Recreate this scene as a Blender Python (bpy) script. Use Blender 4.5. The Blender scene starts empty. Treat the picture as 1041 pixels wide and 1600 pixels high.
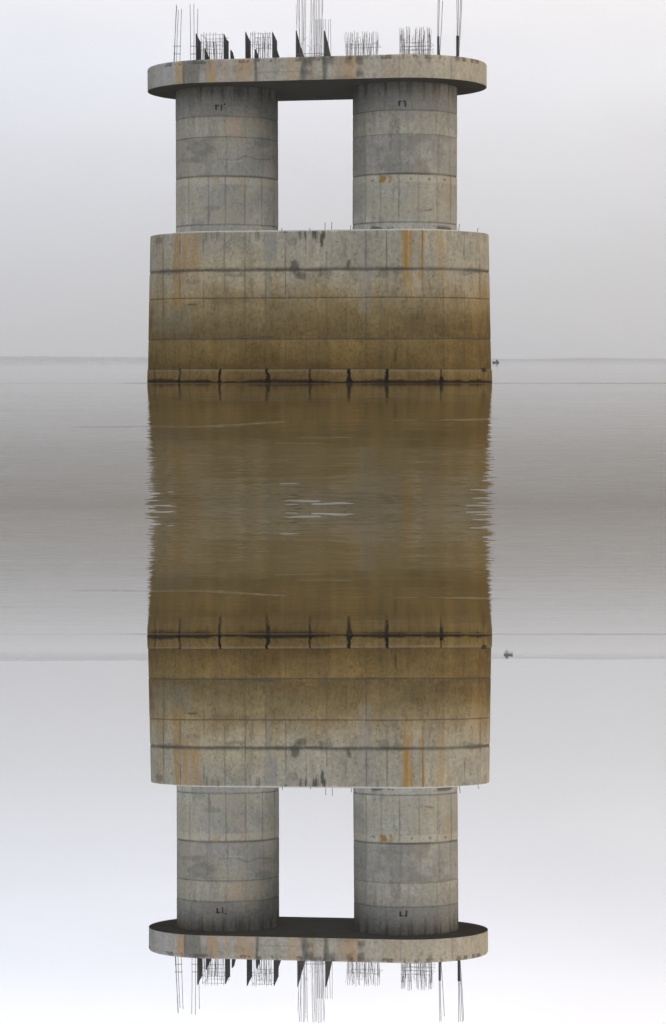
import bpy, math, random
import numpy as np
from mathutils import Matrix, Vector

# ------------------------------------------------------------------ camera
# The place is a mirrored pair: a calm river with a bridge pier on it, and the same river and pier hung
# upside down beneath.  The two sheets of water lean apart by 2 x TILT and meet in one edge below the lens.
F, SEAM, HOR, CX = 3330.0, 795.0, 563.5, 520.5
TILT = math.atan((SEAM - HOR) / F)
EYE = 1.0                                   # height of the lens above either sheet of water
scene = bpy.context.scene
col = scene.collection
cd = bpy.data.cameras.new('camera'); cam = bpy.data.objects.new('camera', cd); col.objects.link(cam)
cd.sensor_fit = 'VERTICAL'; cd.sensor_height = 36.0; cd.lens = F / 1600 * 36
cd.shift_y = (SEAM - 800) / 1600
cd.clip_start = 0.1; cd.clip_end = 30000
cam.rotation_euler = (math.radians(90), 0, 0)
scene.camera = cam

# ------------------------------------------------------------------ sky and sun
SUN_ROT = math.radians(96)                  # low sun to the right, behind thin cloud
w = bpy.data.worlds.new('World'); scene.world = w; w.use_nodes = True
nt = w.node_tree; nt.nodes.clear()
def nd(t, kind, **kw):
    n = t.nodes.new(kind)
    for k, v in kw.items(): setattr(n, k, v)
    return n
def math_node(t, op, a, b=None, clamp=False):
    n = nd(t, 'ShaderNodeMath', operation=op, use_clamp=clamp)
    for i, x in enumerate((a, b)):
        if x is None: continue
        if isinstance(x, (int, float)): n.inputs[i].default_value = x
        else: t.links.new(x, n.inputs[i])
    return n.outputs[0]
def lin(c): return tuple(((x / 255) / 12.92 if x / 255 <= .04045 else ((x / 255 + .055) / 1.055) ** 2.4) for x in c)
tc = nd(nt, 'ShaderNodeTexCoord'); sep = nd(nt, 'ShaderNodeSeparateXYZ'); nt.links.new(tc.outputs['Generated'], sep.inputs[0])
az = math_node(nt, 'ABSOLUTE', sep.outputs[2])
comb = nd(nt, 'ShaderNodeCombineXYZ')
nt.links.new(sep.outputs[0], comb.inputs[0]); nt.links.new(sep.outputs[1], comb.inputs[1]); nt.links.new(az, comb.inputs[2])
sky = nd(nt, 'ShaderNodeTexSky', sky_type='NISHITA', sun_disc=False, sun_elevation=math.radians(0.5), sun_rotation=SUN_ROT)
sky.dust_density = 4.0; sky.air_density = 1.0
nt.links.new(comb.outputs[0], sky.inputs[0])
SKY_GAIN = 1.7
def ramp(stops):
    r = nd(nt, 'ShaderNodeValToRGB'); nt.links.new(az, r.inputs[0])
    el = r.color_ramp.elements
    while len(el) < len(stops): el.new(.5)
    for e, (p, c) in zip(el, stops): e.position = p; e.color = (*[min(k / SKY_GAIN, 1) for k in c], 1)
    return r.outputs[0]
up = ramp([(0, (.52, .53, .55)), (.076, (.53, .545, .57)), (.118, (.67, .69, .725)), (.147, (.80, .815, .87)), (.175, (.89, .905, .965)), (.204, (.98, 1.0, 1.07)), (.235, (1.07, 1.05, 1.08)), (.5, (.95, .95, .98)), (1, (.80, .80, .83))])
dn = ramp([(0, (.52, .53, .55)), (.076, (.53, .545, .57)), (.118, (.67, .69, .725)), (.147, (.82, .84, .905)), (.175, (.93, .95, 1.035)), (.204, (1.05, 1.075, 1.17)), (.235, (1.27, 1.27, 1.32)), (.5, (1.05, 1.05, 1.09)), (1, (.85, .85, .88))])
below = math_node(nt, 'LESS_THAN', sep.outputs[2], 0)
mixs = nd(nt, 'ShaderNodeMix', data_type='RGBA'); nt.links.new(below, mixs.inputs[0]); nt.links.new(up, mixs.inputs[6]); nt.links.new(dn, mixs.inputs[7])
cl = nd(nt, 'ShaderNodeTexNoise'); cl.inputs['Scale'].default_value = 5; cl.inputs['Detail'].default_value = 5; cl.inputs['Roughness'].default_value = .5
mp = nd(nt, 'ShaderNodeMapping'); mp.inputs['Scale'].default_value = (1, 1, 3.5)
nt.links.new(tc.outputs['Generated'], mp.inputs[0]); nt.links.new(mp.outputs[0], cl.inputs['Vector'])
clv = math_node(nt, 'ADD', math_node(nt, 'MULTIPLY', math_node(nt, 'SUBTRACT', cl.outputs[0], .5), .28), 1.0)
mulc = nd(nt, 'ShaderNodeMix', data_type='RGBA', blend_type='MULTIPLY'); mulc.inputs[0].default_value = 1
nt.links.new(mixs.outputs[2], mulc.inputs[6]); nt.links.new(clv, mulc.inputs[7])
# cool on the left, warmer towards the sun on the right
xr = nd(nt, 'ShaderNodeMapRange'); xr.inputs[1].default_value = -.16; xr.inputs[2].default_value = .16; nt.links.new(sep.outputs[0], xr.inputs[0])
tcol = nd(nt, 'ShaderNodeMix', data_type='RGBA'); nt.links.new(xr.outputs[0], tcol.inputs[0]); tcol.inputs[6].default_value = (.97, .995, 1.04, 1); tcol.inputs[7].default_value = (1.015, .978, .95, 1)
tint = nd(nt, 'ShaderNodeMix', data_type='RGBA', blend_type='MULTIPLY'); tint.inputs[0].default_value = 1
nt.links.new(mulc.outputs[2], tint.inputs[6]); nt.links.new(tcol.outputs[2], tint.inputs[7])
# the cloud is thinner, brighter behind the lens
yr = nd(nt, 'ShaderNodeMapRange'); yr.interpolation_type = 'SMOOTHSTEP'; yr.inputs[1].default_value = .35; yr.inputs[2].default_value = -.7; yr.inputs[3].default_value = 1.0; yr.inputs[4].default_value = 1.85
nt.links.new(sep.outputs[1], yr.inputs[0])
b1 = nd(nt, 'ShaderNodeBackground'); b1.inputs[1].default_value = .05; nt.links.new(sky.outputs[0], b1.inputs[0])
b2 = nd(nt, 'ShaderNodeBackground'); nt.links.new(math_node(nt, 'MULTIPLY', yr.outputs[0], SKY_GAIN), b2.inputs[1]); nt.links.new(tint.outputs[2], b2.inputs[0])
adds = nd(nt, 'ShaderNodeAddShader'); nt.links.new(b1.outputs[0], adds.inputs[0]); nt.links.new(b2.outputs[0], adds.inputs[1])
wo = nd(nt, 'ShaderNodeOutputWorld'); nt.links.new(adds.outputs[0], wo.inputs[0])
sd = bpy.data.lights.new('sun', 'SUN'); sun = bpy.data.objects.new('sun', sd); col.objects.link(sun)
sd.energy = 2.4; sd.angle = math.radians(12); sd.color = (1.0, .80, .56)
sdir = Vector((math.sin(SUN_ROT), math.cos(SUN_ROT), 0.0))
sun.rotation_euler = sdir.to_track_quat('Z', 'Y').to_euler()
vs = scene.view_settings; vs.view_transform = 'Standard'; vs.look = 'None'; vs.exposure = 0; vs.gamma = 1; vs.use_curve_mapping = False
scene.cycles.volume_bounces = 2; scene.cycles.max_bounces = 8

# ------------------------------------------------------------------ placing
PSI = math.radians(-11); PX0, PY0 = -0.72, 100.0
cA, sA, cP, sP = math.cos(TILT), math.sin(TILT), math.cos(PSI), math.sin(PSI)
def place(o, x, y, z, rz=0.0, lower=False, scale=1.0, roll=0.0):
    """x, y, z over the water in the frame of one sheet; lower = the sheet that hangs upside down"""
    p = Matrix.Rotation(TILT, 4, 'X') @ Vector((x, y, z - EYE))
    if lower:
        p.z = -p.z
        rot = Matrix.Rotation(roll, 4, 'Y') @ Matrix.Rotation(-TILT, 4, 'X') @ Matrix.Rotation(rz, 4, 'Z')
    else: rot = Matrix.Rotation(TILT, 4, 'X') @ Matrix.Rotation(rz, 4, 'Z')
    o.location = p; o.rotation_euler = rot.to_euler()
    o.scale = (scale, scale, -scale if lower else scale)
def hit(px, py, v):
    """pier coordinates (u, z) where the plane at depth v of the pier meets one sight line"""
    d = ((px - CX) / F, 1.0, (SEAM - py) / F)
    d = (d[0], d[1] * cA + d[2] * sA, -d[1] * sA + d[2] * cA)
    t = (-sP * PX0 + cP * PY0 + v) / (-sP * d[0] + cP * d[1])
    x, y = d[0] * t - PX0, d[1] * t - PY0
    return x * cP + y * sP, d[2] * t + EYE
def proj(u, v, z):
    X = PX0 + u * cP - v * sP; Y = PY0 + u * sP + v * cP; Z = z - EYE
    return CX + F * X / (Y * cA - Z * sA), SEAM - F * (Y * sA + Z * cA) / (Y * cA - Z * sA)

# ------------------------------------------------------------------ helpers
def tag(o, label=None, cat=None, group=None, kind=None):
    for k, v in (('label', label), ('category', cat), ('group', group), ('kind', kind)):
        if v: o[k] = v
    return o
def empty(name):
    o = bpy.data.objects.new(name, None); col.objects.link(o); o.empty_display_size = .5; return o
def link(name, verts, faces, mat, parent=None, smooth=False, colour=None):
    me = bpy.data.meshes.new(name)
    me.from_pydata(verts if isinstance(verts, list) else verts.tolist(), [], faces if isinstance(faces, list) else faces.tolist())
    if colour is not None:
        at = me.color_attributes.new('paint', 'FLOAT_COLOR', 'POINT')
        c4 = np.ones((len(me.vertices), 4), np.float32); c4[:, :3] = colour
        at.data.foreach_set('color', c4.ravel())
    if smooth: me.polygons.foreach_set('use_smooth', [True] * len(me.polygons))
    me.materials.append(mat); me.update()
    o = bpy.data.objects.new(name, me); col.objects.link(o)
    if parent: o.parent = parent
    return o
def copy_tree(o, parent=None):
    c = o.copy(); col.objects.link(c); c.parent = parent
    for ch in list(o.children): copy_tree(ch, c)
    return c
def box(V, Fc, x0, x1, y0, y1, z0, z1):
    b = len(V)
    V += [(x, y, z) for z in (z0, z1) for x, y in ((x0, y0), (x1, y0), (x1, y1), (x0, y1))]
    Fc += [tuple(b + i for i in f) for f in ((3, 2, 1, 0), (4, 5, 6, 7), (0, 1, 5, 4), (1, 2, 6, 5), (2, 3, 7, 6), (3, 0, 4, 7))]
def tube(V, Fc, pts, r, n=6):
    b = len(V); m = len(pts)
    for i, p in enumerate(pts):
        t = (Vector(pts[min(i + 1, m - 1)]) - Vector(pts[max(i - 1, 0)])).normalized()
        a = t.orthogonal().normalized(); c = t.cross(a)
        for k in range(n):
            th = 2 * math.pi * k / n
            V.append(tuple(Vector(p) + r * (math.cos(th) * a + math.sin(th) * c)))
    for i in range(m - 1):
        for k in range(n):
            k2 = (k + 1) % n
            Fc.append((b + i * n + k, b + i * n + k2, b + (i + 1) * n + k2, b + (i + 1) * n + k))
    Fc.append(tuple(b + k for k in range(n))[::-1]); Fc.append(tuple(b + (m - 1) * n + k for k in range(n)))

# 2-D value noise
_rng = np.random.default_rng(7)
_LAT = _rng.random((512, 512)).astype(np.float64)
def vnoise(x, y, seed=0):
    x = np.asarray(x, float) + seed * 17.31; y = np.asarray(y, float) + seed * 9.77
    xi = np.floor(x).astype(int); yi = np.floor(y).astype(int); fx = x - xi; fy = y - yi
    fx = fx * fx * (3 - 2 * fx); fy = fy * fy * (3 - 2 * fy)
    g = lambda a, b: _LAT[a % 512, b % 512]
    return (g(xi, yi) * (1 - fx) + g(xi + 1, yi) * fx) * (1 - fy) + (g(xi, yi + 1) * (1 - fx) + g(xi + 1, yi + 1) * fx) * fy
def fbm(x, y, oct=4, seed=0, gain=.55):
    s = 0; a = 1; tot = 0
    for o in range(oct):
        s = s + a * vnoise(x * 2 ** o, y * 2 ** o, seed + o * 3); tot += a; a *= gain
    return s / tot
def sst(a, b, x):
    t = np.clip((x - a) / (b - a), 0, 1); return t * t * (3 - 2 * t)
def band(x, a, b, e): return sst(a - e, a + e, x) * (1 - sst(b - e, b + e, x))

# ------------------------------------------------------------------ materials
def material(name, rough=.85, base=(.3, .3, .3), paint=False, fine=8.0, amp=.22, bump=.25, metal=0.0, spec=.1):
    m = bpy.data.materials.new(name); m.use_nodes = True; t = m.node_tree
    p = t.nodes['Principled BSDF']; p.inputs['Roughness'].default_value = rough; p.inputs['Specular IOR Level'].default_value = spec; p.inputs['Metallic'].default_value = metal
    tcx = nd(t, 'ShaderNodeTexCoord')
    n1 = nd(t, 'ShaderNodeTexNoise'); n1.inputs['Scale'].default_value = fine; n1.inputs['Detail'].default_value = 6; n1.inputs['Roughness'].default_value = .65
    t.links.new(tcx.outputs['Object'], n1.inputs['Vector'])
    v = math_node(t, 'ADD', math_node(t, 'MULTIPLY', math_node(t, 'SUBTRACT', n1.outputs[0], .5), amp * 2), 1.0)
    mx = nd(t, 'ShaderNodeMix', data_type='RGBA', blend_type='MULTIPLY'); mx.inputs[0].default_value = 1
    if paint:
        at = nd(t, 'ShaderNodeVertexColor', layer_name='paint'); t.links.new(at.outputs[0], mx.inputs[6])
    else: mx.inputs[6].default_value = (*base, 1)
    t.links.new(v, mx.inputs[7]); t.links.new(mx.outputs[2], p.inputs['Base Color'])
    bp = nd(t, 'ShaderNodeBump'); bp.inputs['Strength'].default_value = bump; bp.inputs['Distance'].default_value = .02
    t.links.new(n1.outputs[0], bp.inputs['Height']); t.links.new(bp.outputs[0], p.inputs['Normal'])
    return m
M_conc = material('weathered_concrete', .95, paint=True, amp=.34, bump=.5, spec=.06)
M_plinth = material('pale_mortar', .9, (.42, .41, .38), fine=6)
M_bar = material('reinforcing_steel', .7, (.12, .108, .10), fine=20, bump=.1)
M_plate = material('dark_steel_plate', .8, (.034, .034, .037), fine=4, amp=.4)
M_mark = material('black_stencil_paint', .7, (.035, .033, .028), fine=10, amp=.3)
M_hull = material('tarred_hull', .6, (.028, .03, .034), fine=3)
M_cabin = material('faded_blue_paint', .6, (.05, .062, .085), fine=3)
M_wood = material('far_foliage', .9, (.05, .06, .045), fine=.2, amp=.5)
M_bank = material('river_mud', .9, (.14, .115, .08), fine=.1)

def water_material():
    m = bpy.data.materials.new('muddy_river_water'); m.use_nodes = True; t = m.node_tree
    p = t.nodes['Principled BSDF']
    p.inputs['Base Color'].default_value = (.066, .046, .015, 1); p.inputs['Roughness'].default_value = .02; p.inputs['IOR'].default_value = 1.03
    tcx = nd(t, 'ShaderNodeTexCoord')
    def noise(sx, sy, detail, seed):
        mpn = nd(t, 'ShaderNodeMapping'); mpn.inputs['Scale'].default_value = (sx, sy, 1); mpn.inputs['Location'].default_value = (seed * 3.1, seed * 7.7, seed)
        n = nd(t, 'ShaderNodeTexNoise'); n.inputs['Scale'].default_value = 1; n.inputs['Detail'].default_value = detail; n.inputs['Roughness'].default_value = .5
        t.links.new(tcx.outputs['Object'], mpn.inputs[0]); t.links.new(mpn.outputs[0], n.inputs['Vector'])
        s = nd(t, 'ShaderNodeVectorMath', operation='SUBTRACT'); s.inputs[1].default_value = (.5, .5, .5); t.links.new(n.outputs['Color'], s.inputs[0])
        return s.outputs[0]
    def scl(vec, k):
        s = nd(t, 'ShaderNodeVectorMath', operation='MULTIPLY'); s.inputs[1].default_value = k; t.links.new(vec, s.inputs[0]); return s.outputs[0]
    def add(a, b):
        s = nd(t, 'ShaderNodeVectorMath', operation='ADD'); t.links.new(a, s.inputs[0])
        if isinstance(b, tuple): s.inputs[1].default_value = b
        else: t.links.new(b, s.inputs[1])
        return s.outputs[0]
    sp = nd(t, 'ShaderNodeSeparateXYZ'); t.links.new(tcx.outputs['Object'], sp.inputs[0])
    small = scl(noise(2.6, 7.0, 3, 1), (.21, .019, 0)); mid = scl(noise(.35, 1.3, 3, 5), (.075, .013, 0))
    big = scl(noise(.03, .12, 2, 9), (.006, .009, 0))
    at = nd(t, 'ShaderNodeAttribute', attribute_name='ripple')
    rp = nd(t, 'ShaderNodeCombineXYZ'); t.links.new(math_node(t, 'MULTIPLY', at.outputs['Fac'], -.065), rp.inputs[1])
    nrm = add(add(add(add(small, mid), big), rp.outputs[0]), (0, 0, 1))
    vt = nd(t, 'ShaderNodeVectorTransform', vector_type='NORMAL', convert_from='OBJECT', convert_to='WORLD'); t.links.new(nrm, vt.inputs[0])
    nz = nd(t, 'ShaderNodeVectorMath', operation='NORMALIZE'); t.links.new(vt.outputs[0], nz.inputs[0])
    t.links.new(nz.outputs[0], p.inputs['Normal'])
    return m
M_water = water_material()

# ------------------------------------------------------------------ water
def water_mesh():
    yn = EYE / math.tan(TILT)
    # rows closer together near the lens, where ripples show; the far sheet is plain
    dep = np.linspace(math.tan(TILT) * F, 24.0, 330); ys = EYE * F / dep
    ys[0] = yn
    xs = np.concatenate([[-1650, -200, -40], np.linspace(-12, 12, 500), [40, 200, 1650]])
    ys = np.concatenate([ys, [180, 300, 600, 1200, 2600, 5000, 8280]])
    X, Y = np.meshgrid(xs, ys)
    px = CX + F * X / Y; py = HOR + F * EYE / Y
    rip = np.zeros_like(X)
    def streak(x0, x1, y, th, amp, slope=0.0, seed=0):
        yc = y + slope * (px - x0) / max(x1 - x0, 1) + 1.5 * (fbm(px * .03, px * 0, 3, seed) - .5)
        g = np.exp(-((py - yc) / th) ** 2) * band(px, x0, x1, (x1 - x0) * .12)
        rip[:] += .55 * amp * g * (.35 + 1.3 * np.clip(fbm(px * .05, py * .3, 3, seed + 5) - .2, 0, 1))
    streak(120, 370, 667, 1.3, .8, -1, 1); streak(330, 450, 665, 1.5, 1.0, -6, 2); streak(232, 300, 628, 1.2, .5, 0, 3)
    streak(600, 770, 657, 1.5, .7, -1, 4); streak(690, 775, 655, 1.2, .7, -1, 14)
    streak(470, 552, 683, .9, .7, 0, 5); streak(430, 500, 692, .8, .6, 0, 25)
    streak(452, 500, 782, 1.2, 1.1, 1, 6); streak(488, 556, 788, 1.3, 1.0, -2, 7); streak(440, 475, 756, 1.1, .7, 0, 8)
    streak(462, 520, 801, 1.2, .9, 0, 9); streak(500, 545, 797, 1.2, .8, 1, 10); streak(440, 530, 771, 1, .45, 2, 30)
    streak(232, 275, 790, 1.2, .5, 1, 11); streak(230, 262, 783, 1.2, .5, -3, 12); streak(255, 278, 770, 1.1, .7, -2, 13)
    streak(725, 768, 790, 1.2, .6, 0, 15); streak(740, 775, 778, 1.1, .7, 0, 16); streak(700, 735, 796, 1.1, .6, 0, 17); streak(735, 768, 765, 1, .5, -1, 18)
    for k in range(70):
        r_ = np.random.default_rng(500 + k); x0 = r_.uniform(232, 740); L_ = r_.uniform(12, 60); y_ = 700 + 110 * r_.random() ** .6
        streak(x0, x0 + L_, y_, r_.uniform(.5, .9), r_.uniform(.12, .4), r_.uniform(-1.5, 1.5), 600 + k)
    # current line of broken water at the pier
    line = np.exp(-((py - 599.0 - .5 * (fbm(px * .02, px * 0, 3, 40) - .5)) / .9) ** 2)
    rip += line * .55 * np.where(px > 500, .6 + .8 * fbm(px * .015, px * 0, 3, 41), sst(170, 230, px) + .25)
    ny, nx = X.shape
    V = np.stack([X, Y, np.zeros_like(X)], -1).reshape(-1, 3)
    i = np.arange(ny * nx).reshape(ny, nx)
    Fc = np.stack([i[:-1, :-1], i[:-1, 1:], i[1:, 1:], i[1:, :-1]], -1).reshape(-1, 4)
    return V, Fc, rip.ravel()
V, Fc, rip = water_mesh()
water = link('river_water', V, Fc, M_water); tag(water, 'calm muddy river water around the upright pier', 'water', kind='structure')
at = water.data.attributes.new('ripple', 'FLOAT', 'POINT'); at.data.foreach_set('value', rip.astype(np.float32))
water_low = water.copy(); col.objects.link(water_low); tag(water_low, 'calm muddy river water over the upside-down pier', 'water', kind='structure')
place(water, 0, 0, 0); place(water_low, 0, 0, 0, lower=True)

# ------------------------------------------------------------------ bridge pier
KL = 0.89                                   # daylight on an upright face: albedo = seen colour / KL
def alb(c): return np.array(lin(c)) / KL
def outline(L, R, n):
    """stadium outline: u, v, outward normal, arc length; starts at the middle of the back"""
    per = 4 * L + 2 * math.pi * R
    s = np.linspace(0, per, n, endpoint=False)
    u = np.zeros(n); v = np.zeros(n); nu = np.zeros(n); nv = np.zeros(n)
    a, b = L, math.pi * R
    for k, sv in enumerate(s):
        if sv < a: u[k], v[k], nu[k], nv[k] = -sv, R, 0, 1
        elif sv < a + b:
            th = math.pi / 2 + (sv - a) / R; nu[k], nv[k] = math.cos(th), math.sin(th); u[k], v[k] = -L + R * nu[k], R * nv[k]
        elif sv < 3 * a + b: u[k], v[k], nu[k], nv[k] = -L + (sv - a - b), -R, 0, -1
        elif sv < 3 * a + 2 * b:
            th = -math.pi / 2 + (sv - 3 * a - b) / R; nu[k], nv[k] = math.cos(th), math.sin(th); u[k], v[k] = L + R * nu[k], R * nv[k]
        else: u[k], v[k], nu[k], nv[k] = L - (sv - 3 * a - 2 * b), R, 0, 1
    return u, v, nu, nv, s
def shell(L, R, zs, n, off, paint, dL=0.0, dR=0.0):
    """closed upright shell; dL, dR widen it towards its foot; paint(px, py, s, z) gives colour and relief"""
    u, v, nu, nv, s = outline(L, R, n)
    zs = np.asarray(zs, float); k = (zs[-1] - zs) / (zs[-1] - zs[0])
    U = u[None] + nu[None] * dR * k[:, None] + np.sign(u)[None] * dL * k[:, None] + off
    W = v[None] + nv[None] * dR * k[:, None]
    Z = np.repeat(zs[:, None], n, 1)
    px, py = proj(U, -np.abs(W), Z)
    c, d = paint(px, py, np.repeat(s[None], len(zs), 0), Z)
    U = U + nu * d; W = W + nv * d
    V = np.stack([U, W, Z], -1).reshape(-1, 3)
    i = np.arange(len(zs) * n).reshape(len(zs), n); j = np.roll(i, -1, 1)
    Fc = np.stack([i[:-1], j[:-1], j[1:], i[1:]], -1).reshape(-1, 4).tolist()
    Fc.append(i[0][::-1].tolist()); Fc.append(i[-1].tolist())
    return V, Fc, np.clip(c.reshape(-1, 3), .004, .8)
def over(c, colour, m):
    return c + (np.asarray(colour) - c) * np.clip(m, 0, 1)[..., None]
RUST = alb((134, 106, 58)); DARK = alb((66, 64, 58)); BLUE = alb((116, 116, 112)); BLACK = alb((26, 20, 10))

def mottle(c, s, z, amp=.10):
    n = fbm(s * 1.3, z * 1.3, 5, 1) - .5; st = fbm(s * 3.2, z * .35, 4, 2) - .5; sp = fbm(s * 9, z * 9, 3, 3) - .5
    fl = np.abs(fbm(s * 5, z * 1.1, 4, 4) - .5)                    # fine dark runs of water
    c = c * (1 + amp * 2.2 * n + amp * 2.6 * st + amp * 2.2 * sp)[..., None]
    return c * (1 - amp * 1.6 * (1 - sst(.0, .035, fl)))[..., None]

BASE_JOINTS = (255, 281, 318, 351, 383, 415, 446, 478, 510, 541, 572, 604, 634, 660, 693, 725, 750)
GAPS = ((243, .7), (281, 1.6), (344, 2.6), (418, 3.2), (484, 2.4), (545, 4.4), (605, 3.4), (690, 2.6))
def paint_base(px, py, s, z):
    g1 = fbm(s * .8, z * .8, 4, 11)
    zz = z + 1.1 * (g1 - .5) * sst(.9, 2.6, z) * (.35 + .65 * (np.abs(z - 1.95) > .25))
    stops = [(-2, (58, 45, 22)), (.1, (92, 76, 42)), (.55, (106, 89, 54)), (.70, (86, 69, 34)), (1.2, (97, 81, 46)), (1.85, (107, 90, 54)), (2.05, (90, 77, 48)),
             (2.6, (97, 84, 56)), (3.2, (109, 97, 68)), (3.85, (124, 111, 83)), (4.5, (136, 128, 108)), (5.05, (138, 133, 117)), (6.9, (138, 135, 123))]
    zs = np.array([a for a, _ in stops]); cs = np.array([alb(b) for _, b in stops])
    c = np.stack([np.interp(zz, zs, cs[:, k]) for k in range(3)], -1)
    c = mottle(c, s, z, .18)
    blot = fbm(s * .35, z * .9, 5, 15); c = over(c, c * np.array((.80, .76, .66)), .9 * sst(.5, .68, blot) * (1 - sst(3.6, 5.0, z)))
    c = over(c, c * np.array((1.12, 1.08, .98)), .9 * sst(.5, .66, fbm(s * .5, z * .7, 5, 16)))
    # panel-to-panel variation
    pid = np.searchsorted(np.array(BASE_JOINTS), px); lid = np.searchsorted(np.array([.61, 1.94, 3.8, 5.06]), z)
    rv = np.random.default_rng(3).random((40, 8))[pid, lid] - .5
    c = c * (1 + .10 * rv)[..., None]
    wob = 3 * (fbm(s * 0 + px * .02, z * 1.2, 3, 21) - .5)
    x = px + wob
    up = z > 5.0
    st = fbm(px * .45, z * .15, 3, 22)
    for x0, x1, y0, y1, a in ((272, 281, 362, 480, .85), (285, 312, 362, 424, .55), (285, 311, 420, 445, .35), (246, 257, 372, 470, .35), (629, 645, 362, 438, .95), (630, 642, 436, 466, .45),
                              (655, 663, 362, 440, .7), (682, 694, 366, 438, .45), (697, 702, 370, 430, .25), (735, 760, 430, 520, .2)):
        c = over(c, RUST * (.8 + .5 * st)[..., None], a * 1.25 * band(x + 5 * (fbm(px * .3, z * 2.5, 3, 27) - .5), x0, x1, 3.0) * band(py + 40 * (fbm(px * .35, px * 0, 3, 28) - .5), y0 - 12, y1, 9) * sst(.20, .68, .5 * st + .5 * fbm(px * .9, z * .5, 3, 29)))
    for x0, x1, y0, y1, a in ((412, 433, 362, 408, .7), (414, 421, 400, 466, .5), (562, 582, 366, 488, .4), (440, 475, 364, 372, .5), (645, 655, 364, 430, .3), (238, 300, 485, 520, .2)):
        c = over(c, BLUE, a * band(x, x0, x1, 2.5) * band(py, y0 - 6, y1, 6) * (.5 + .8 * st))
    # drips from the top edge
    dr = fbm(px * .22, z * .18, 4, 23); depth = 30 * np.clip(fbm(px * .05, px * 0, 3, 24) - .25, 0, 1) + 4
    drm = sst(.50, .66, dr) * (1 - sst(depth * .6, depth * 1.3, py - 360))
    for a0, a1, k in ((320, 345, .6), (245, 270, .6), (385, 412, .6), (436, 512, .95), (540, 560, .4), (590, 615, .4), (700, 760, .4)):
        c = over(c, DARK, k * drm * band(px, a0, a1, 4) * up)
    for xb, yb, rx, ry, a in ((463, 418, 9, 12, .75), (470, 430, 10, 7, .6), (455, 378, 10, 8, .35), (503, 375, 3, 11, .9), (512, 428, 16, 7, .35), (545, 412, 5, 8, .7), (600, 428, 12, 7, .35), (620, 420, 12, 8, .4),
                              (500, 428, 4, 9, .5), (365, 430, 20, 4, .4), (300, 440, 12, 4, .3), (249, 377, 10, 8, .5), (352, 383, 3, 16, .3), (303, 476, 9, 2, .8), (735, 424, 22, 6, .35), (270, 425, 26, 5, .4), (415, 527, 22, 1.4, .9)):
        q = ((px - xb) / rx) ** 2 + ((py - yb) / ry) ** 2 + 2.2 * (fbm(px * .12, py * .12, 3, 25) - .5)
        c = over(c, DARK, a * (1 - sst(.35, 1.1, q)))
    d = .006 * (fbm(s * 4, z * 4, 4, 31) - .5) + .010 * rv
    # joints
    def hline(z0, wd, a, seed, dep):
        nonlocal c, d
        q = np.exp(-((z - z0 - .03 * (fbm(s * .9, s * 0, 3, seed) - .5)) / (wd * (.5 + 1.1 * fbm(s * 1.7, s * 0, 3, seed + 1)))) ** 2)
        c = over(c, DARK, a * q * (.55 + .8 * fbm(s * .6, s * 0, 3, seed + 2))); d = d - dep * q
    hline(5.06, .07, .85, 50, .03); hline(3.80, .03, .65, 53, .02); hline(1.95, .035, .6, 56, .02); hline(.61, .03, .85, 59, .02)
    c = over(c, DARK, .35 * band(z, 5.0, 5.2, .08) * sst(.4, .7, fbm(s * 1.5, z * 3, 3, 62)))
    for k, xj in enumerate(BASE_JOINTS):
        q = np.exp(-((px - xj - .8 * (fbm(z * 1.5, z * 0, 2, 70 + k) - .5)) / 0.8) ** 2)
        a = .75 * sst(.38, .72, fbm(z * .9, z * 0, 3, 90 + k))
        c = over(c, DARK, a * q * (z > .62)); d = d - .008 * q
    for zt in (1.0, 1.55, 2.4, 3.3, 4.2, 4.75, 5.5, 6.3):
        for k in range(len(BASE_JOINTS) - 1):
            xm = (BASE_JOINTS[k] + BASE_JOINTS[k + 1]) / 2 + (k % 3 - 1) * 1.5
            q = np.exp(-(((px - xm) * .030) ** 2 + (z - zt) ** 2) / .035 ** 2) * ((k * 7 + int(zt * 10)) % 5 > 1); c = over(c, DARK, .6 * q); d = d - .015 * q
    c = over(c, BLACK, .6 * np.exp(-((px - 618) / 1.4) ** 2) * band(py, 545, 566, 4))
    # bottom course: slightly proud, split by open gaps that run dark to the water
    low = 1 - sst(.585, .605, z); d = d + .03 * low
    lip = band(z, .50, .585, .02); c = over(c, alb((118, 100, 66)), .5 * lip * fbm(s * .9, s * 0, 3, 63) * 1.6)
    for k, (xg, wg) in enumerate(GAPS):
        h = np.clip((.61 - z) / .61, 0, 1)
        half = wg * (.42 + .25 * h + .9 * h ** 6) + 3.0 * (fbm(z * 8, z * 0, 3, 110 + k) - .5) * min(wg / 2, 1)
        q = (1 - sst(half * .75, half * 1.15 + .3, np.abs(px - xg - 5.0 * (fbm(z * 3, z * 0, 2, 130 + k) - .5)))) * low
        c = over(c, BLACK * .8, q); d = d - .12 * q
    c = over(c, BLACK, .8 * band(py, 575, 581, 1.2) * band(px, 752, 760, 1.5) + .8 * np.exp(-((px - 755) / 1.0) ** 2) * band(py, 577, 586, 1.5))
    c = over(c, BLACK, .8 * band(z, .57, .62, .012) * (px < 283))
    hw = .06 + .15 * np.clip(fbm(s * 1.1, s * 0, 4, 64) - .35, 0, 1) * 2
    c = over(c, BLACK, .95 * (1 - sst(hw * .6, hw * 1.3, z + .05 * (fbm(s * 6, s * 0, 3, 65) - .5))))
    d = d - .02 * sst(6.75, 6.80, z) ** 2
    return c, d

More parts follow.
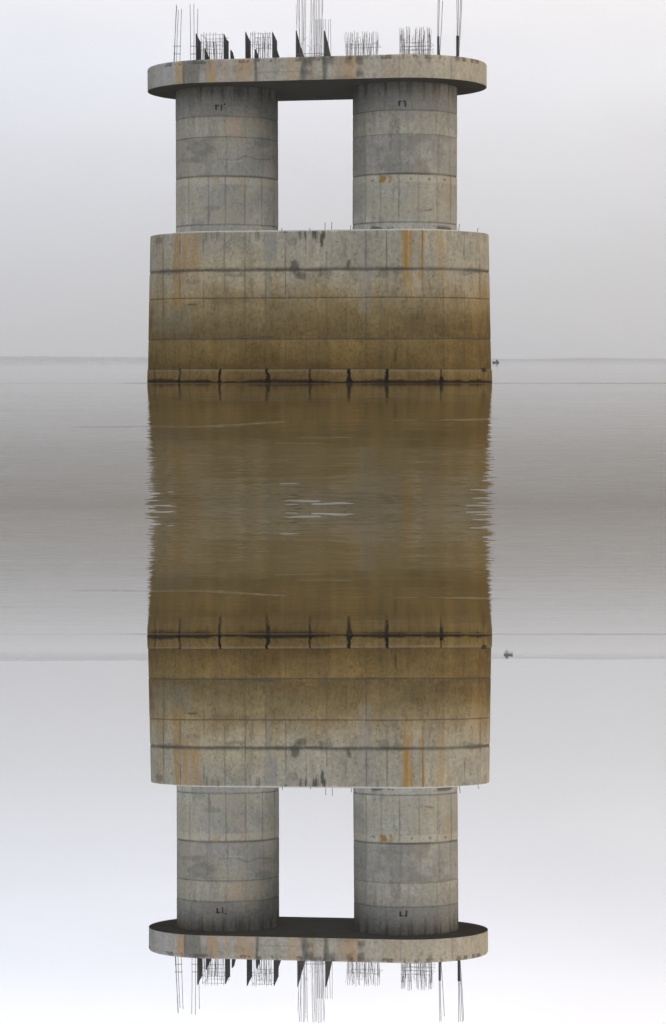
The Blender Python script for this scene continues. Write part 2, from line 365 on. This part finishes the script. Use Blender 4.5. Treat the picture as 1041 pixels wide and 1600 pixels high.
def paint_column(left):
    J = (12.14, 11.20, 9.42, 7.22) if left else (12.24, 11.15, 9.40, 7.23)
    VL = (296, 324, 353, 384, 409, 427) if left else (572, 593, 624, 655, 683, 703)
    sd_ = 200 if left else 300
    def paint(px, py, s, z):
        cols = [alb(x) for x in ((136, 136, 128), (139, 138, 128), (131, 130, 123), (138, 136, 125), (120, 120, 115))]
        lid = np.searchsorted(np.array(J[::-1]), z)           # 0 foot ring ... 4 top lift
        c = np.array(cols)[lid]
        c = mottle(c, s, z, .16)
        cool = fbm(s * .5, z * .5, 4, sd_ + 1)
        c = over(c, BLUE * .98, .5 * sst(.5, .72, cool)); c = over(c, alb((142, 136, 120)), .5 * sst(.48, .7, fbm(s * .6, z * .7, 4, sd_ + 2)))
        pid = np.searchsorted(np.array(VL), px)
        rv = np.random.default_rng(sd_).random((12, 8))[pid, lid] - .5
        c = c * (1 + .12 * rv)[..., None]
        wash = fbm(s * .7, z * 1.1, 4, sd_ + 3)
        c = over(c, alb((106, 105, 98)), .55 * sst(.52, .7, wash) * (lid == 3 - 1))
        c = over(c, alb((108, 106, 99)), .45 * band(z, J[1] - .75, J[1], .15) * sst(.35, .6, fbm(s * .8, z, 3, sd_ + 4)))
        # drips under the cap
        c = over(c, DARK, .6 * sst(.5, .68, fbm(px * .2, z * .3, 4, sd_ + 5)) * sst(12.5, 13.3, z))
        ring = band(z, J[2] - .36, J[2] - .02, .03)
        c = over(c, alb((158, 153, 138)), .5 * ring)
        if left:
            c = over(c, RUST, .5 * ring * band(px, 318, 380, 10) * sst(.4, .65, fbm(px * .12, z * 3, 3, 211)))
            c = over(c, alb((158, 142, 122)), .6 * band(px, 352, 378, 5) * band(z, J[1] + .1, J[0] - .08, .12))
            for xb, yb, rx, ry, a in ((315, 232, 26, 14, .5), (412, 222, 16, 12, .5), (330, 325, 16, 6, .5), (300, 250, 20, 5, .4), (326, 336, 3, 16, .4)):
                q = ((px - xb) / rx) ** 2 + ((py - yb) / ry) ** 2 + 1.8 * (fbm(px * .12, py * .15, 3, 212) - .5); c = over(c, alb((94, 95, 92)), a * (1 - sst(.3, 1.1, q)))
            sm = np.exp(-((py - 249 + 5 * np.exp(-((px - 385) / 10.) ** 2) - 2 * np.exp(-((px - 365) / 9.) ** 2)) / 1.2) ** 2)
            c = over(c, DARK, .45 * sm * band(px, 340, 425, 8)); c = over(c, alb((165, 160, 146)), .5 * np.exp(-((py - 252) / 1.2) ** 2) * band(px, 355, 378, 4))
        else:
            c = over(c, RUST * .9, 1.0 * band(px + 8 * (fbm(z * 9, px * .1, 3, 317) - .5), 592, 628, 3) * band(z, J[2] - .38, J[2] - .05, .04) * sst(.22, .62, fbm(px * .16, z * 3, 4, 311)))
            c = over(c, RUST, .2 * band(px, 690, 710, 6) * band(z, J[2] - 1.2, J[2], .2))
            for xb, yb in ((642, 279), (671, 280), (695, 281), (583, 282)):
                c = over(c, BLACK, .8 * np.exp(-(((px - xb) / 1.6) ** 2 + ((py - yb) / 1.8) ** 2)))
            for xb, yb, rx, ry, a in ((650, 328, 14, 2.2, .6), (672, 328, 12, 2.6, .5), (684, 318, 6, 5, .35), (626, 315, 5, 10, .3), (620, 195, 9, 14, .18), (600, 262, 40, 8, .3), (690, 235, 10, 22, .2)):
                q = ((px - xb) / rx) ** 2 + ((py - yb) / ry) ** 2 + 2.0 * (1.6 * fbm(px * .14, py * .25, 4, 312) - .5); c = over(c, DARK, a * (1 - sst(.3, 1.1, q)))
            c = over(c, DARK, .8 * band(z, 6.85, 7.1, .05) * sst(.55, .65, fbm(px * .08, z * 4, 3, 313)))
        d = .006 * (fbm(s * 4, z * 4, 4, sd_ + 31) - .5) + .008 * rv
        for k, zj in enumerate(J):
            q = np.exp(-((z - zj - .02 * (fbm(s * .9, s * 0, 3, sd_ + 40 + k) - .5)) / (.028 if k != 2 else .045)) ** 2)
            c = over(c, DARK, (.5, .45, .85, .8)[k] * q * (.5 + .9 * fbm(s * .8, s * 0, 3, sd_ + 50 + k))); d = d - .018 * q
        for k, xj in enumerate(VL):
            q = np.exp(-((px - xj - 4 * (np.random.default_rng(k).random(8)[lid] - .5)) / .8) ** 2)
            c = over(c, DARK, q * np.array((.1, .55, .30, .2, .25))[lid] * (.4 + 1.0 * fbm(z * .9, z * 0, 3, sd_ + 60 + k)))
            d = d - .006 * q
        c = over(c, DARK, .35 * sst(.74, .84, fbm(px * .4, py * .4, 2, sd_ + 70)))
        return c, d
    return paint
def paint_cap(px, py, s, z):
    base = np.interp(px, [230, 290, 400, 560, 640, 760], [0, .1, .35, .6, .9, 1])[..., None]
    c = alb((134, 133, 126)) * (1 - base) + alb((146, 140, 124)) * base
    c = mottle(c, s, z, .14)
    st = fbm(px * .3, z * .4, 3, 401)
    for x0, x1, a in ((245, 253, .4), (276, 287, .6), (322, 338, .6), (350, 356, .3), (367, 394, .5), (448, 468, .35), (483, 492, .3), (522, 530, .3), (536, 562, .55), (600, 640, .15)):
        c = over(c, alb((150, 116, 66)), a * band(px + 4 * (st - .5), x0, x1, 3) * (.4 + st) * sst(0, .6, fbm(px * .08, z * 1.2, 3, 402) * 1.1))
    c = over(c, alb((138, 142, 144)), .6 * band(px, 232, 275, 8) * sst(.4, .6, fbm(px * .06, z, 3, 403)))
    dn = fbm(px * .18, z * .8, 4, 404)
    for x0, x1, y0, y1, a in ((287, 312, 85, 140, .6), (312, 330, 85, 112, .3), (397, 402, 88, 130, .9), (470, 478, 84, 130, .7), (474, 488, 90, 103, .85), (470, 488, 108, 116, .7), (503, 512, 88, 128, .8), (505, 520, 85, 100, .8),
                              (540, 548, 88, 100, .6), (556, 566, 84, 100, .95), (556, 567, 108, 120, .85), (480, 500, 84, 96, .5), (668, 673, 82, 98, .6), (712, 720, 82, 96, .7), (480, 556, 118, 126, .3)):
        c = over(c, DARK, .8 * a * band(px + 7 * (dn - .5), x0, x1, 2) * band(py + 8 * (dn - .5), y0, y1, 4) * (.55 + .8 * dn))
    edge = z > 14.35
    c = over(c, DARK, .7 * edge * sst(.48, .62, fbm(px * .14, z * 1.5, 4, 405)))
    c = over(c, DARK, .35 * np.exp(-((z - 13.9) / .02) ** 2) * band(px, 402, 470, 10))
    d = .006 * (fbm(s * 4, z * 4, 4, 406) - .5)
    for xj in (287, 400, 474, 506, 624, 705):
        q = np.exp(-((px - xj) / .8) ** 2); c = over(c, DARK, .5 * q); d = d - .008 * q
    return c, d - .03 * sst(14.48, 14.54, z)

def rows(a, b, st): return np.linspace(a, b, int(round((b - a) / st)) + 1)
pier = empty('bridge_pier')
tag(pier, 'upright unfinished concrete bridge pier standing in the river, starter bars pointing up to the sky', 'bridge pier', 'twin bridge piers')
pier_low_roll = math.radians(-.25)
V, Fc, C = shell(4.16, 3.80, np.concatenate([[-1.6, -.9, -.4], rows(-.2, 6.80, .036)]), 1080, .03, paint_base, dL=.08, dR=.12)
base = link('base_block', V, Fc, M_conc, pier, colour=C)
V, Fc, C = shell(4.20, 2.75, [6.802, 6.83, 6.90, 6.915], 200, -.08, lambda px, py, s, z: (np.ones(px.shape + (3,)) * .42, -.02 * (z > 6.905)))
link('plinth', V, Fc, M_plinth, pier)
for left in (True, False):
    V, Fc, C = shell(.0, 2.39 if left else 2.40, rows(6.917, 13.56, .04), 400, -4.33 if left else 4.11, paint_column(left), dR=.012)
    c_ = link('column', V, Fc, M_conc, pier, colour=C)
    # stencilled marks under the cap, paint strokes standing 3 mm off the curved face
    strokes = ((336, 163.5, 342.5, 166.2), (336.3, 166, 339, 172), (345, 163.5, 347.2, 173), (350, 161.6, 352.5, 164.3)) if left else \
              ((622.5, 157.2, 627.5, 159.6), (622.5, 159.6, 625.4, 165.5), (630, 157.2, 634.6, 159.6), (632, 159.6, 634.8, 167))
    R_, o_ = (2.39, -4.33) if left else (2.40, 4.11)
    for x0, y0, x1, y1 in strokes:
        MV, MF = [], []; n = 5
        for i in range(n + 1):
            x = x0 + (x1 - x0) * i / n; u, _ = hit(x, y0, -R_)
            for _k in range(3): vv = -math.sqrt(max(R_ ** 2 - (u - o_) ** 2, 0)); u, z1 = hit(x, y0, vv); _, z0 = hit(x, y1, vv)
            vv = -math.sqrt(R_ ** 2 - (u - o_) ** 2)
            for dd in (.012, -.01):
                k = (R_ + dd) / R_
                for z in (z0, z1): MV.append((o_ + (u - o_) * k, vv * k, z))
        for i in range(n):
            a, b = 4 * i, 4 * i + 4
            MF += [(a, b, b + 1, a + 1), (a + 2, a + 3, b + 3, b + 2), (a + 1, b + 1, b + 3, a + 3), (a, a + 2, b + 2, b)]
        MF += [(0, 1, 3, 2), (4 * n, 4 * n + 2, 4 * n + 3, 4 * n + 1)]
        link('stencil_stroke', MV, MF, M_mark, c_)
ZC = 14.54
V, Fc, C = shell(4.24, 3.70, rows(13.515, ZC, .03), 1000, -.08, paint_cap)
cap = link('pier_cap', V, Fc, M_conc, pier, colour=C)
SV, SF = [], []                                            # soffit: cap underside, its shade painted in as a darker cool grey
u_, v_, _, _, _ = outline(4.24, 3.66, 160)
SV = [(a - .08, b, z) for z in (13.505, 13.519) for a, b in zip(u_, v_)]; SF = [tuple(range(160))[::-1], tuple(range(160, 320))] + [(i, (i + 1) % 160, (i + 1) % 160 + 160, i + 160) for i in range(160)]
link('soffit_shade', SV, SF, material('shade_grey_soffit', .85, (.15, .157, .168), fine=1.5, amp=.3, spec=.1), cap)

rnd = random.Random(5)
def bar(parent, x0, x1, ytop, v, r=.0105, zb=ZC - .02, name='steel_bar'):
    u0, _ = hit(x0, 90, v); u1, z1 = hit(x1, ytop, v)
    MV, MF = [], []; um = (u0 + u1) / 2 + rnd.uniform(-.02, .02)
    tube(MV, MF, [(u0, v, zb), (um, v + rnd.uniform(-.02, .02), (zb + z1) / 2), (u1, v + rnd.uniform(-.03, .03), z1)], r)
    return link(name, MV, MF, M_bar, parent, smooth=False)
def plate(parent, x, v0, prof):
    """upright steel plate running back from v0; prof = (depth behind v0, top in photo rows) down to the cap"""
    u, _ = hit(x, 60, v0); pts = [(v0, ZC - .01)]
    for dv, y in prof: pts.append((v0 + dv * .8, max(hit(x, y, v0)[1], ZC + .02)))
    pts.append((v0 + prof[-1][0] * .8, ZC - .01)); n = len(pts); t = .02
    MV = [(u - t, a, b) for a, b in pts] + [(u + t, a, b) for a, b in pts]
    MF = [tuple(range(n)), tuple(range(2 * n - 1, n - 1, -1))] + [(i, i + n, (i + 1) % n + n, (i + 1) % n) for i in range(n)]
    return link('steel_plate', MV, MF, M_plate, parent)
def hoops(name, xa, xb, v0, v1, ys, r=.007):
    """tie bars round a cage: the lowest is the cage's own mesh, the others are its sub-parts"""
    h = None
    for y in sorted(ys, reverse=True):
        u0, z = hit(xa, y, v0); u1, _ = hit(xb, y, v0); MV, MF = [], []
        tube(MV, MF, [(u0, v0 - .02, z), (u1, v0 - .02, z), (u1, v1 + .02, z), (u0, v1 + .02, z), (u0, v0 - .02, z)], r, 5)
        o = link('tie_hoop' if h else name, MV, MF, M_bar, h or pier); h = h or o
    return h
def cage(xs, ytop, v0, depth, ys, plates=(), lean=0.0, back=None):
    h = hoops('rebar_cage', xs[0], xs[-1], v0, v0 + depth, ys)
    for x in xs: bar(h, x, x + lean + rnd.uniform(-.7, .7), ytop + rnd.uniform(-1, 2.5), v0)
    for x in (back or ()): bar(h, x, x + rnd.uniform(-1.5, 1.5), ytop + 14 + rnd.uniform(-2, 6), v0 + depth, .012)
    for p in plates: plate(h, *p)
    MV, MF = [], []                                            # fine lacing wire inside the cage
    for k in range(int((xs[-1] - xs[0]) * (.8 if ytop > 20 else .3))):
        xa = rnd.uniform(xs[0], xs[-1]); vv = v0 + rnd.uniform(.1, depth); top = ytop + rnd.uniform(2, 16); xb = xa + rnd.gauss(0, 3)
        a_, b_ = hit(xa, 90, vv)[0], hit(xb, top, vv); tube(MV, MF, [(a_, vv, ZC - .02), (b_[0], vv, b_[1])], .0065, 4)
    for k in range(int((xs[-1] - xs[0]) * .25)):
        xa = rnd.uniform(xs[0], xs[-1]); xb = min(max(xa + rnd.uniform(-14, 14), xs[0]), xs[-1]); vv = v0 + rnd.uniform(.1, depth); ya = rnd.uniform(max(ytop, 45) + 12, 84)
        a_, b_ = hit(xa, ya, vv), hit(xb, ya + rnd.uniform(-6, 6), vv); tube(MV, MF, [(a_[0], vv, a_[1]), (b_[0], vv, b_[1])], .0065, 4)
    wr = link('lacing_wire', MV, MF, M_bar, h); wr['kind'] = 'stuff'
    return h
V0 = -2.7
cage((314, 318, 322, 328, 333, 338, 343, 347), 51.5, V0, 1.2, (55, 66, 78),
     ((306.5, V0, ((0, 52), (.5, 58), (1.0, 62))), (350, V0, ((0, 53), (.5, 59), (1.05, 61))), (320, V0 - .4, ((0, 75), (.5, 81), (.9, 86))), (360.5, V0 - .3, ((0, 78), (.45, 80), (.8, 88)))), back=(327, 331, 335, 339, 353, 357))
cage((392, 395, 398, 404, 407, 411, 414, 418, 422), 49.5, V0, 1.2, (53, 70),
     ((384, V0, ((0, 50), (.55, 56), (1.1, 60))), (426, V0, ((0, 50), (.6, 56), (1.1, 60), (1.12, 74), (2.0, 86))), (399, V0 - .4, ((0, 77), (.35, 80), (.85, 88)))), back=(403, 410, 414, 420))
cc = cage((464, 468, 472, 473.5, 477, 487, 489, 491, 495, 498, 500, 503), -8, V0, 1.6, (88, 85, 84),
          ((463, V0, ((0, 48), (1.0, 66), (2.1, 80))), (507, V0, ((0, 48), (1.0, 64), (1.8, 82)))), lean=.3)
for x in (492, 494, 496, 499, 502, 506, 510, 513, 517): bar(cc, x, x + rnd.uniform(-1, 1), 29 + rnd.uniform(0, 2), V0 + 1.6)
cage((541.5, 543.5, 548, 551, 554, 558, 560, 567, 570, 574, 578, 581, 584, 588, 590), 49, V0 - .2, 1.0, (70,), back=(549, 556, 560, 569, 578, 590))
cage((625, 627, 631, 635, 638, 640, 649, 652, 656, 659, 662, 668, 670, 672), 42, V0 - .2, 1.2, (67, 73, 78), back=(627, 633, 639, 655, 663, 672))
def tall(bars, v=V0, sleeve=None):
    xs = [b[0] for b in bars]; h = hoops('rebar_bundle', min(xs) - .5, max(xs) + .5, v, v + .15, (72, 84))
    for x0, x1, y in bars: bar(h, x0, x1, y, v + rnd.uniform(0, .15), .014)
    if sleeve:
        MV, MF = [], []; u0, _ = hit(sleeve[0], 90, v + .07); u1, z1 = hit(sleeve[0], sleeve[1], v + .07)
        tube(MV, MF, [(u0, v + .07, ZC - .02), (u1, v + .07, z1)], sleeve[2], 10); link('bar_sleeve', MV, MF, M_plate, h)
tall(((271.5, 276, 7), (272.5, 276.5, 10), (276, 279, 16), (281, 284, 14)))
tall(((298, 297, 6), (303, 303, 5.5), (306.5, 309.5, 14)))
tall(((684, 685, -8), (685.5, 687, -6), (687, 692, 1)), sleeve=(685, 57, .055))
tall(((714, 714, -8), (715, 717, -7), (716, 720, -8), (717, 722, -6)), sleeve=(715, 56, .06))
# cut pins left standing on the base
for x, y, v in ((440, 356, -3.3), (484, 356.5, -3.6), (508, 347.5, -1.0), (518.5, 346.5, -1.0), (548, 352, .5), (340, 360, -3.55), (718, 350, -2.2), (747.5, 356.5, -2.0), (402, 358.5, -3.5)):
    bar(pier, x, x + .2, y, v, .016, 6.78, 'cut_pin')
place(pier, PX0, PY0, 0, PSI)
pier_low = copy_tree(pier)
tag(pier_low, 'inverted concrete bridge pier hanging below the water with its starter bars pointing down', 'bridge pier', 'twin bridge piers')
place(pier_low, PX0 - .0, PY0, 0, PSI, lower=True, roll=pier_low_roll)

# ------------------------------------------------------------------ boats
def boat():
    r = empty('river_boat')
    n = 13; HV, HF = [], []
    for i in range(n):                                        # stations from stern to bow
        t = i / (n - 1); x = -2.3 + 4.6 * t
        wd = .78 * (1 - max(0, (t - .55) / .45) ** 2.2) * (.82 + .18 * min(1, t * 4)) + .02
        sh = .95 + .35 * max(0, t - .5) ** 1.5 * 2 + .12 * (1 - t); kl = -.25 + .5 * max(0, (t - .75) / .25) ** 2
        HV += [(x, -wd, sh), (x, -wd * .85, .3), (x, -wd * .35, kl), (x, wd * .35, kl), (x, wd * .85, .3), (x, wd, sh), (x, wd * .88, sh - .02), (x, wd * .8, .4), (x, -wd * .8, .4), (x, -wd * .88, sh - .02)]
    for i in range(n - 1):
        for k in range(10):
            a, b = i * 10 + k, i * 10 + (k + 1) % 10; HF.append((a, b, b + 10, a + 10))
    HF.append(tuple(range(10))); HF.append(tuple(range((n - 1) * 10, n * 10))[::-1])
    link('hull', HV, HF, M_hull, r)
    CV, CF = [], []; box(CV, CF, -1.5, -.2, -.5, .5, .41, 1.95); c = link('cabin', CV, CF, M_cabin, r)
    CV, CF = [], []; box(CV, CF, -1.62, -.08, -.6, .6, 1.952, 2.03); link('roof', CV, CF, M_hull, c)
    for y in (-.512, .502):
        for x in (-1.3, -.8):
            CV, CF = [], []; box(CV, CF, x, x + .36, y, y + .01, 1.3, 1.75); link('window', CV, CF, M_plate, c)
    CV, CF = [], []; tube(CV, CF, [(-.85, 0, 2.03), (-.85, 0, 2.75)], .05); link('mast', CV, CF, M_hull, r)
    return r
b = boat(); D = 880
tag(b, 'small dark boat far out, half hidden by the right end of the upright pier', 'boat', 'far river boats')
place(b, (774 - CX) / F * D, D, 0, math.radians(185), scale=.62)
b2 = copy_tree(b); tag(b2, 'dark cabin boat far out, upside down to the right of the hanging pier', 'boat', 'far river boats')
place(b2, (794 - CX) / F * D, D, 0, math.radians(4), lower=True, scale=.8)

# ------------------------------------------------------------------ far bank
import bmesh
def blob(V, Fc, x, y, z, rx, ry, rz, rr):
    b = len(V)
    for i, th in enumerate((-1.2, -.4, .4, 1.0)):
        for k in range(7):
            ph = 2 * math.pi * (k + .5 * (i % 2)) / 7; j = rr.uniform(.75, 1.2)
            V.append((x + rx * j * math.cos(th) * math.cos(ph), y + ry * j * math.cos(th) * math.sin(ph), z + rz * j * math.sin(th)))
    for i in range(3):
        for k in range(7):
            k2 = (k + 1) % 7; Fc.append((b + i * 7 + k, b + i * 7 + k2, b + (i + 1) * 7 + k2, b + (i + 1) * 7 + k))
    Fc.append(tuple(b + 21 + k for k in range(7)))
rr = random.Random(2); WV, WF = [], []
for i in range(1900):
    x = rr.uniform(-1620, 1620); k = vnoise(np.array([x * .004]), np.array([3.0]))[0]; h = (9 + 11 * k) * (1.0 if x < 90 else .6) * rr.uniform(.7, 1.15)
    blob(WV, WF, x, 8150 + rr.uniform(0, 90), 1.0 + h * .5, rr.uniform(7, 18), rr.uniform(7, 14), h * .58, rr)
wood = link('far_wood', WV, WF, M_wood); tag(wood, 'faint tree line on the far bank at the upper horizon', 'trees', kind='stuff'); place(wood, 0, 0, 0)
wood2 = wood.copy(); col.objects.link(wood2); tag(wood2, 'faint inverted tree line on the far bank at the lower horizon', 'trees', kind='stuff'); place(wood2, 0, 0, 0, lower=True)
BV, BF = [], []; N = 90
for i in range(N + 1):
    x = -1650 + 3300 * i / N; e = 8 * vnoise(np.array([x * .01]), np.array([9.]))[0]
    BV += [(x, 8120 + e, -.5), (x, 8138 + e, .9), (x, 8278, 1.8), (x, 8280, -.5)]
for i in range(N):
    for k in range(3): a = 4 * i + k; BF.append((a, a + 4, a + 5, a + 1))
bank = link('riverbank', BV, BF, M_bank); bank['kind'] = 'structure'; place(bank, 0, 0, 0)
bank2 = bank.copy(); col.objects.link(bank2); place(bank2, 0, 0, 0, lower=True)

# ------------------------------------------------------------------ haze
HZ, HF = [], []; box(HZ, HF, -1720, 1720, -30, 8400, -620, 620)
mh = bpy.data.materials.new('river_haze'); mh.use_nodes = True; t = mh.node_tree; t.nodes.clear()
pv = nd(t, 'ShaderNodeVolumePrincipled'); pv.inputs['Density'].default_value = 2.1e-4; pv.inputs['Color'].default_value = (.80, .825, .86, 1)
om = nd(t, 'ShaderNodeOutputMaterial'); t.links.new(pv.outputs[0], om.inputs['Volume'])
haze = link('haze', HZ, HF, mh); haze['kind'] = 'stuff'
